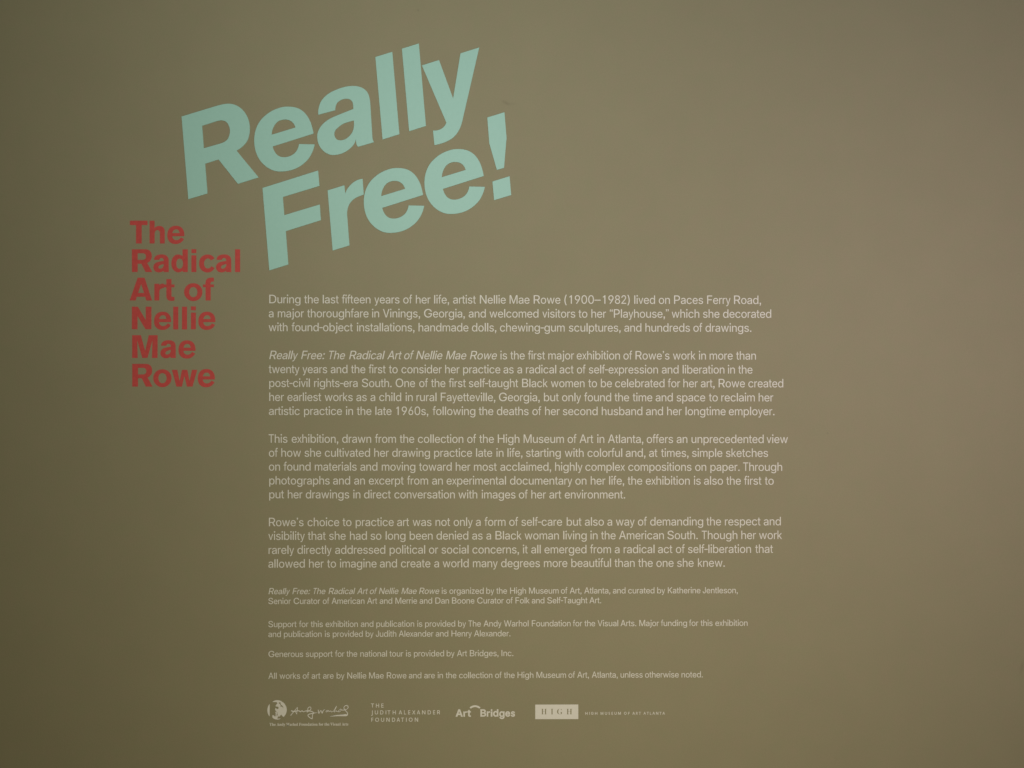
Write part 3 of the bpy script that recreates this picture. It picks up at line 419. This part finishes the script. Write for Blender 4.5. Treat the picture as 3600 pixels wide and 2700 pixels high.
def text_line(spec, parent, mat):
    (size, xs, bl, xe, br, text), starts = spec
    body = size < 5
    cap = 29.7 if body else 21.4
    contours = line_of(text, starts, bl, br, xs, xe, cap, 1.0 if body else 0.7325, 0.3 if body else 0.5)
    gl = []; last = None
    for ch, r in contours: gl.append(r)
    # letters never overlap each other, so group neighbours by letter
    build('text_line', [[r] if False else g for g in by_letter(contours)], mat, 0.0003, parent)

def by_letter(cont):
    """contours come in runs; overlapping ones belong to one letter"""
    out = []
    for ch, r in cont:
        x0 = min(p[0] for p in r); x1 = max(p[0] for p in r)
        if out and out[-1][0] == ch and x0 < out[-1][2] and x1 > out[-1][1]:
            out[-1][3].append(r); out[-1][1] = min(out[-1][1], x0); out[-1][2] = max(out[-1][2], x1)
        else: out.append([ch, x0, x1, [r]])
    return [o[3] for o in out]

LINES = [
  ((1, 946.8, 1066.1, 2674.6, 1068.8, 'During the last fifteen years of her life, artist Nellie Mae Rowe (1900–1982) lived on Paces Ferry Road,'), [946.8, 1069.7, 1134.8, 1202.0, 1316.5, 1417.7, 1462.1, 1526.3, 1592.8, 1687.1, 1791.6, 1876.2, 1984.1, 2229.7, 2316.0, 2369.7, 2486.0, 2580.4]),
  ((1, 944.9, 1115.5, 2711.3, 1117.4, 'a major thoroughfare in Vinings, Georgia, and welcomed visitors to her “Playhouse,” which she decorated'), [944.9, 976.7, 1080.0, 1307.8, 1346.3, 1490.9, 1647.8, 1721.0, 1906.8, 2033.8, 2079.1, 2143.7, 2361.3, 2471.4, 2541.9]),
  ((1, 944.9, 1164.3, 2639.4, 1166.5, 'with found-object installations, handmade dolls, chewing-gum sculptures, and hundreds of drawings.'), [944.9, 1025.5, 1254.7, 1471.6, 1659.2, 1757.7, 1999.9, 2194.7, 2269.0, 2437.5, 2480.1]),
  ((2, 946.8, 1262.6, 2656.5, 1264.2, '|Really Free: The Radical Art of Nellie Mae Rowe| is the first major exhibition of Rowe’s work in more than'), [946.8, 1058.8, 1157.3, 1227.5, 1361.2, 1420.9, 1463.0, 1567.8, 1651.9, 1759.0, 1794.3, 1856.1, 1927.7, 2027.5, 2191.6, 2234.1, 2365.7, 2456.8, 2494.8, 2587.8]),
  ((2, 944.9, 1311.7, 2646.2, 1313.3, 'twenty years and the first to consider her practice as a radical act of self-expression and liberation in the'), [944.9, 1063.7, 1162.7, 1234.3, 1296.2, 1367.5, 1411.4, 1565.1, 1628.3, 1769.9, 1818.7, 1849.1, 1967.0, 2028.1, 2070.1, 2326.6, 2399.9, 2558.8, 2595.2]),
  ((2, 946.3, 1360.5, 2753.3, 1361.8, 'post-civil rights-era South. One of the first self-taught Black women to be celebrated for her art, Rowe created'), [946.8, 1104.4, 1272.3, 1391.1, 1473.8, 1515.5, 1577.8, 1648.4, 1835.5, 1936.7, 2068.2, 2112.4, 2162.5, 2347.5, 2402.3, 2463.6, 2526.3, 2630.7]),
  ((2, 946.5, 1409.6, 2718.9, 1411.2, 'her earliest works as a child in rural Fayetteville, Georgia, but only found the time and space to reclaim her'), [946.8, 1010.6, 1141.6, 1252.8, 1302.4, 1333.3, 1425.8, 1464.3, 1549.6, 1754.1, 1912.3, 1975.9, 2053.8, 2160.4, 2224.1, 2304.9, 2378.7, 2492.1, 2535.8, 2667.0]),
  ((2, 945.4, 1458.7, 2721.3, 1459.8, 'artistic practice in the late 1960s, following the deaths of her second husband and her longtime employer.'), [945.5, 1069.1, 1216.1, 1254.7, 1319.7, 1393.0, 1521.2, 1683.1, 1746.8, 1871.6, 1916.3, 1978.7, 2115.6, 2270.8, 2345.3, 2409.9, 2562.1]),
  ((3, 944.4, 1556.4, 2769.0, 1557.7, 'This exhibition, drawn from the collection of the High Museum of Art in Atlanta, offers an unprecedented view'), [944.4, 1025.5, 1203.1, 1318.4, 1405.2, 1469.2, 1642.4, 1685.0, 1750.1, 1840.9, 1995.5, 2037.5, 2099.3, 2137.3, 2273.5, 2378.7, 2431.1, 2695.0]),
  ((3, 945.5, 1605.5, 2700.4, 1606.3, 'of how she cultivated her drawing practice late in life, starting with colorful and, at times, simple sketches'), [945.5, 989.1, 1071.0, 1142.1, 1315.7, 1378.9, 1526.3, 1673.6, 1744.9, 1784.0, 1849.3, 1985.5, 2065.4, 2199.7, 2281.6, 2323.9, 2433.0, 2552.0]),
  ((3, 945.5, 1654.3, 2749.8, 1655.4, 'on found materials and moving toward her most acclaimed, highly complex compositions on paper. Through'), [945.5, 997.3, 1106.8, 1266.9, 1342.3, 1473.3, 1602.3, 1666.3, 1759.0, 1951.6, 2057.9, 2208.7, 2443.8, 2497.5, 2612.3]),
  ((3, 946.3, 1703.1, 2720.2, 1703.9, 'photographs and an excerpt from an experimental documentary on her life, the exhibition is also the first to'), [946.8, 1170.8, 1245.2, 1296.7, 1431.2, 1519.0, 1570.0, 1792.9, 2022.6, 2076.8, 2141.4, 2206.5, 2270.2, 2439.2, 2474.7, 2553.1, 2615.8, 2688.7]),
  ((3, 946.3, 1751.9, 2197.0, 1752.4, 'put her drawings in direct conversation with images of her art environment.'), [946.8, 1011.9, 1075.1, 1241.9, 1279.9, 1386.5, 1611.7, 1693.4, 1824.1, 1868.0, 1931.2, 1985.5]),
  ((4, 945.5, 1849.9, 2745.2, 1846.7, 'Rowe’s choice to practice art was not only a form of self-care but also a way of demanding the respect and'), [945.5, 1081.3, 1204.5, 1250.6, 1396.0, 1450.7, 1531.2, 1594.9, 1673.0, 1703.4, 1790.2, 1833.1, 1992.3, 2056.0, 2135.2, 2165.0, 2242.6, 2285.7, 2483.4, 2548.5, 2684.7]),
  ((4, 943.6, 1897.9, 2749.8, 1894.9, 'visibility that she had so long been denied as a Black woman living in the American South. Though her work'), [943.6, 1082.4, 1157.3, 1230.5, 1302.9, 1355.8, 1440.4, 1534.4, 1660.0, 1709.7, 1741.9, 1844.5, 1980.1, 2075.5, 2112.9, 2176.1, 2346.2, 2466.6, 2606.0, 2668.4]),
  ((4, 944.4, 1947.3, 2717.2, 1943.5, 'rarely directly addressed political or social concerns, it all emerged from a radical act of self-liberation that'), [944.4, 1045.8, 1178.2, 1369.9, 1508.1, 1552.3, 1660.8, 1838.2, 1867.5, 1914.2, 2074.4, 2161.2, 2192.4, 2313.1, 2376.0, 2418.6, 2654.8]),
  ((4, 944.1, 1995.6, 2545.8, 1992.3, 'allowed her to imagine and create a world many degrees more beautiful than the one she knew.'), [943.6, 1086.5, 1150.2, 1195.0, 1335.5, 1409.5, 1526.6, 1556.4, 1662.7, 1761.7, 1912.3, 2008.5, 2160.4, 2243.6, 2307.4, 2380.6, 2453.6]),
  ((5, 944.1, 2088.8, 2591.3, 2085.3, '|Really Free: The Radical Art of Nellie Mae Rowe| is organized by the High Museum of Art, Atlanta, and curated by Katherine Jentleson,'), [944.1, 1028.2, 1102.2, 1155.1, 1255.5, 1300.2, 1332.0, 1411.4, 1473.3, 1552.9, 1580.0, 1709.7, 1744.9, 1793.5, 1859.9, 1971.9, 2003.1, 2054.1, 2154.6, 2208.3, 2310.5, 2348.0, 2470.6]),
  ((5, 943.6, 2123.5, 2113.9, 2120.5, 'Senior Curator of American Art and Merrie and Dan Boone Curator of Folk and Self-Taught Art.'), [943.6, 1032.5, 1134.8, 1166.0, 1290.7, 1334.9, 1390.3, 1475.2, 1530.6, 1589.0, 1677.7, 1779.9, 1812.4, 1869.7, 1923.9, 2072.3]),
  ((6, 943.6, 2204.6, 2627.9, 2200.0, 'Support for this exhibition and publication is provided by The Andy Warhol Foundation for the Visual Arts. Major funding for this exhibition'), [943.6, 1051.5, 1092.7, 1144.8, 1268.5, 1323.3, 1467.0, 1494.7, 1610.7, 1646.5, 1700.2, 1772.0, 1869.7, 2014.0, 2054.7, 2101.2, 2181.7, 2247.6, 2323.6, 2422.3, 2463.0, 2514.8]),
  ((6, 943.6, 2239.6, 1794.3, 2236.9, 'and publication is provided by Judith Alexander and Henry Alexander.'), [943.6, 998.3, 1142.1, 1170.0, 1285.8, 1321.4, 1401.9, 1532.0, 1587.3, 1666.8]),
  ((7, 943.8, 2309.8, 1805.1, 2306.3, 'Generous support for the national tour is provided by Art Bridges, Inc.'), [944.1, 1075.1, 1178.2, 1218.3, 1266.9, 1369.4, 1427.2, 1455.4, 1570.5, 1606.6, 1651.9, 1763.1]),
  ((8, 943.0, 2386.3, 2470.6, 2381.2, 'All works of art are by Nellie Mae Rowe and are in the collection of the High Museum of Art, Atlanta, unless otherwise noted.'), [943.6, 982.9, 1064.3, 1095.4, 1135.6, 1183.6, 1221.0, 1297.5, 1359.9, 1437.2, 1491.4, 1538.8, 1567.0, 1613.9, 1740.6, 1771.8, 1819.5, 1886.0, 1998.5, 2029.4, 2080.4, 2181.7, 2267.7, 2396.0]),
]
PARA = {
 1: ('pale grey three-line paragraph directly under the big mint green title, topmost of its column', 'body'),
 2: ('pale grey five-line paragraph second from the top, its first words in italics', 'body'),
 3: ('pale grey five-line paragraph in the middle of the column, beginning This exhibition, drawn from', 'body'),
 4: ('pale grey four-line paragraph tilting slightly up to the right, last of the large-type ones', 'body'),
 5: ('small pale grey two-line credit opening in italics, uppermost of the small-type notes', 'small'),
 6: ('small pale grey two-line note beginning Support for this exhibition and publication', 'small'),
 7: ('small pale grey single line beginning Generous support for the national tour', 'small'),
 8: ('small pale grey single line beginning All works of art, just above the row of logos', 'small'),
}
for n, (lab, kind) in PARA.items():
    ls = [l for l in LINES if l[0][0] == n]
    p = thing('text_paragraph', lab, 'paragraph', 1850, ls[-1][0][2], 'paragraphs of vinyl wall text')
    for l in ls: text_line(l, p, PALE)

# ------------------------------------------------------------------ the four logos
def fit(font, ch, x0, x1, top, base, weight=0.0, lower=False):
    """one letter stretched to the ink box measured on the wall"""
    cs = font[ch][1]
    if ch == 'A': cs = [[(0, 0), (170, 509), (260, 509), (430, 0), (352, 0), (308, 128), (122, 128), (78, 0)], [(144, 192), (286, 192), (215, 405)]]; weight = 0
    cs = [embolden(c, weight) for c in cs]
    lo = min(p[0] for c in cs for p in c); hi = max(p[0] for c in cs for p in c)
    b = 0 if not lower else min(p[1] for c in cs for p in c)
    t = max(p[1] for c in cs for p in c)
    bb = min(p[1] for c in cs for p in c) if not lower else b
    bb = min(bb, 0) if ch in 'OGSUC' else 0
    return [[(x0 + (p[0] - lo) / (hi - lo) * (x1 - x0), base - (p[1] - bb) / (t - bb) * (base - top)) for p in c] for c in cs]

G4 = 'sponsor logos in a row at the bottom'
# 1: round emblem, signature, serif caption
A = thing('emblem_logo', 'round silhouette emblem beside a handwritten signature, leftmost logo of the bottom row', 'logo', 1085, 2555, G4)
ex, ey, ek = 930, 2450, 13.825
EMB = [trace('250,338c 182,440 147,555 140,645 150,760 188,860 250,948c', ex, ey, ek)]
main_ = trace('375,243c 470,187 580,160 690,165 780,190 850,235t 935,290 1012,390 1062,500 1080,620 1066,740 1022,850 930,972c 868,928 818,852c 770,900c 706,972c 690,950c 705,905c 650,975c 618,1048c 700,1052 792,1044c 720,1085 620,1097 520,1085 452,1062c 380,992c 400,975c 360,915c 385,915c 400,885c 435,890c 520,965c 545,890c 543,800c 515,720c 545,720c 572,745c 575,690c 520,645c 515,585c 540,535c 590,580c 625,605c 650,575c 703,545c 665,525c 695,498c 650,475c 575,468c 535,435c 560,390c 632,310c 588,250c', ex, ey, ek)
EMB2 = [main_, trace('672,290c 740,255c 802,292c 770,312c 805,385c 865,425c 907,480c 908,550c 875,500c 830,468c 800,475c 788,515c 782,420c 742,345c', ex, ey, ek), trace('592,805c 645,850c 602,965c 590,880c', ex, ey, ek), trace('580,760c 655,772c 650,800c 585,785c', ex, ey, ek)]
build('emblem', [EMB, EMB2], PALE, 0.0003, A)
sx_, sy_, sk = 1010, 2450, 9.617
SIG = [('115,625,22 200,520,20 270,440,16 345,352,16', 16), ('345,352,16 340,430,18 325,500,14 320,585,14', 16), ('262,495,12 290,530,12 320,580,12', 12),
 ('135,466,28 210,488,34 300,478,30 400,470,24 440,500,24 500,468,24 540,500,22 600,480,22 680,470,34 740,470,26', 24),
 ('668,515,20 720,478,20 778,440,20 802,375,18 768,338,18 718,360,22 692,410,20 715,462,20 790,482,24 860,502,20 892,545,20 855,600,20 845,742,20', 20),
 ('845,735,24 790,715,24 730,670,22 700,610,22 760,575,26 880,548,26 950,535,16 1005,530,6', 20),
 ('1050,435,22 1052,500,22 1068,548,26 1112,485,20 1140,455,14 1165,510,20 1185,540,26 1215,460,20 1275,422,12', 20),
 ('1372,452,16 1325,462,16 1308,492,16 1345,500,16 1398,458,14 1412,492,16 1468,468,16 1490,500,18 1535,490,16 1580,455,14 1655,315,14 1655,350,14 1585,480,16 1605,500,16 1650,460,14 1675,490,16 1730,478,14', 16),
 ('1802,402,14 1740,455,14 1740,498,16 1790,480,16 1822,438,14 1803,405,14 1850,438,18 1930,438,20', 16),
 ('1930,438,20 2010,405,18 2058,360,20 2050,305,20 1990,285,22 1930,318,22 1918,370,20 1940,425,20 1985,475,20 2025,520,22 2042,570,26 2020,605,40 1970,612,60', 20),
 ('1970,610,62 1850,618,44 1700,622,36 1560,638,20 1445,655,5', 20)]
quads = []
for s, wd in SIG:
    s = ' '.join(t if t.count(',') < 2 else ','.join(t.split(',')[:2] + [str(float(t.split(',')[2]) * 1.15)]) for t in s.split())
    quads += stroke(s, wd, sx_, sy_, sk)
def staggered(name, quads, mat, t, parent):
    """overlapping pen segments, each a hair prouder than the one before, joined into one piece"""
    V = []; F = []
    for i, q in enumerate(quads):
        if area(q) > 0: q = q[::-1]
        b = len(V); W_ = [at(*p) for p in q]; y = -(t + 0.000004 * i)
        V += [(x, y, z) for x, z in W_] + [(x, 0.0004, z) for x, z in W_]
        F.append((b, b + 1, b + 2, b + 3))
        for j in range(4): F.append((b + j, b + 4 + j, b + 4 + (j + 1) % 4, b + (j + 1) % 4))
    me = bpy.data.meshes.new(name); L = parent.location
    me.from_pydata([(v[0] - L.x, v[1] - L.y, v[2] - L.z) for v in V], [], F); me.update(); me.materials.append(mat)
    o = bpy.data.objects.new(name, me); sc.collection.objects.link(o); o.parent = parent
    return o
staggered('signature', quads, PALE, 0.0003, A)
cap_words = [('The', 947.4), ('Andy', 973.0), ('Warhol', 1006.3), ('Foundation', 1051.2), ('for', 1120.7), ('the', 1140.8), ('Visual', 1161.3), ('Arts', 1201.8)]
ends = [969.4, 1003.0, 1047.0, 1116.5, 1137.0, 1158.3, 1197.5, 1224.4]
gl = []
for (wd, x0), x1 in zip(cap_words, ends):
    tot = 0; pos = []
    for c in wd:
        pos.append(tot); tot += SERIF[c][0]
    first = min(p[0] for cc in SERIF[wd[0]][1] for p in cc); lastc = wd[-1]
    lasthi = max(p[0] for cc in SERIF[lastc][1] for p in cc)
    span = pos[-1] + lasthi - first; k = (x1 - x0) / span
    yk = 9.7 / 455
    for c, p0 in zip(wd, pos):
        gl.append([[(x0 + (p0 + q[0] - first) * k, 2551.4 - (x0 - 947) * 0.004 - q[1] * yk) for q in embolden(cc, 3)] for cc in SERIF[c][1]])
build('caption', gl, PALE, 0.0003, A)

# 2: spaced capitals in three lines
B = thing('spaced_capitals_logo', 'three lines of widely spaced thin capitals, second logo from the left', 'logo', 1425, 2540, G4)
def caps(rows, x0, y0, k, weight):
    gl = []
    for (top, base, tb, items) in rows:
        for it in items:
            ch, a, b = it[0], it[1], it[2]
            t, bs = top + tb[0] * (a / 2212), base + tb[1] * (a / 2212)
            if ch == 'J':
                gl.append([embolden([(x0 + x / k, y0 + y / k) for x, y in [(a + 22, t), (b, t), (b, bs + 5), (b - 8, bs + 30), (b - 25, bs + 42), (a, bs + 42), (a, bs + 25), (a + 12, bs + 22), (a + 22, bs + 2)]], 0)]); continue
            if ch == 'I':
                gl.append([[(x0 + x / k, y0 + y / k) for x, y in [(a, t), (b, t), (b, bs), (a, bs)]]]); continue
            gl.append(fit(SANS, ch, x0 + a / k, x0 + b / k, y0 + t / k, y0 + bs / k, weight))
    return gl
rows = [(190, 305, (0, -4), [('T', 117, 203), ('H', 260, 350), ('E', 413, 480)]),
        (389, 503, (-4, -4), [('J', 125, 166), ('U', 228, 320), ('D', 382, 475), ('I', 537, 557), ('T', 593, 677), ('H', 742, 832), ('A', 915, 1013), ('L', 1068, 1130), ('E', 1187, 1250), ('X', 1300, 1397), ('A', 1437, 1533), ('N', 1588, 1685), ('D', 1750, 1843), ('E', 1905, 1965), ('R', 2023, 2107)]),
        (600, 715, (-6, -6), [('F', 125, 187), ('O', 238, 348), ('U', 405, 497), ('N', 560, 655), ('D', 722, 813), ('A', 857, 953), ('T', 982, 1067), ('I', 1125, 1145), ('O', 1205, 1315), ('N', 1378, 1475)])]
for r in rows: build('text_line', caps([r], 1290, 2450, 8.193, 9), PALE, 0.0003, B)

# 3: bold words joined by an arch
C3 = thing('arch_logo', 'two bold words joined by a curved arch, third logo from the left', 'logo', 1705, 2528, G4)
def boldword(items):
    gl = []
    for ch, a, b, top, base in items:
        cs = [embolden(c, 24) for c in SANS[ch][1]]
        if ch == 'A': cs = [[(0, 0), (190, 509), (310, 509), (500, 0), (375, 0), (335, 115), (165, 115), (125, 0)], [(200, 215), (300, 215), (250, 370)]]
        if ch == 'i':
            cs = [[(0, 0), (0, 370), (120, 370), (120, 0)], [(60 + 64 * math.cos(q * math.pi / 8), 458 - 64 * math.sin(q * math.pi / 8)) for q in range(16)]]
        lo = min(p[0] for c in cs for p in c); hi = max(p[0] for c in cs for p in c)
        bt = min(p[1] for c in cs for p in c); tp = max(p[1] for c in cs for p in c)
        gl.append([[(1590 + (a + (p[0] - lo) / (hi - lo) * (b - a)) / 9.617, 2460 + (base - (p[1] - bt) / (tp - bt) * (base - top)) / 9.617) for p in c] for c in cs])
    return gl
build('word', boldword([('A', 110, 360, 322, 574), ('r', 375, 495, 392, 574), ('t', 508, 635, 345, 576)]), PALE, 0.0003, C3)
build('word', boldword([('B', 950, 1145, 320, 570), ('r', 1165, 1280, 390, 570), ('i', 1298, 1360, 318, 570), ('d', 1378, 1560, 318, 574), ('g', 1585, 1768, 388, 652), ('e', 1790, 1957, 388, 574), ('s', 1978, 2122, 388, 574)]), PALE, 0.0003, C3)
build('arch', [[trace('585,262c 670,205 770,186 870,205 955,262c 908,298c 845,260 770,245 695,260 628,300c', 1590, 2460, 9.617)]], PALE, 0.0003, C3)

# 4: name plate with letters cut out, and small spaced capitals
P4 = thing('nameplate_logo', 'pale rectangle with four serif capitals cut out, rightmost logo beside tiny capitals', 'logo', 2110, 2530, G4)
holes = []
for ch, a, b in [('H', 315, 502), ('I', 638, 722), ('G', 850, 1032), ('H', 1168, 1360)]:
    cs = [embolden(c, -8) for c in SERIF[ch][1]]
    lo = min(p[0] for c in cs for p in c); hi = max(p[0] for c in cs for p in c); bt = min(p[1] for c in cs for p in c); tp = max(p[1] for c in cs for p in c)
    for c in cs: holes.append([(1870 + (a + (p[0] - lo) / (hi - lo) * (b - a)) / 9.617, 2460 + (492 - (p[1] - bt) / (tp - bt) * 185) / 9.617) for p in c])
build('nameplate', [[[(1870 + x / 9.617, 2460 + y / 9.617) for x, y in [(113, 163), (1568, 160), (1568, 652), (113, 655)]]] + holes], PALE, 0.0003, P4)
r4 = (164, 232, (-3, -3), [('H', 125, 183), ('I', 225, 237), ('G', 270, 332), ('H', 368, 428), ('M', 510, 578), ('U', 617, 673), ('S', 707, 745), ('E', 783, 822), ('U', 858, 912), ('M', 947, 1018), ('O', 1097, 1162), ('F', 1200, 1238), ('A', 1308, 1370), ('R', 1397, 1440), ('T', 1468, 1520), ('A', 1587, 1645), ('T', 1668, 1718), ('L', 1748, 1785), ('A', 1810, 1872), ('N', 1900, 1957), ('T', 1985, 2040), ('A', 2060, 2122)])
build('caption', caps([r4], 2040, 2480, 7.135, 10), PALE, 0.0003, P4)
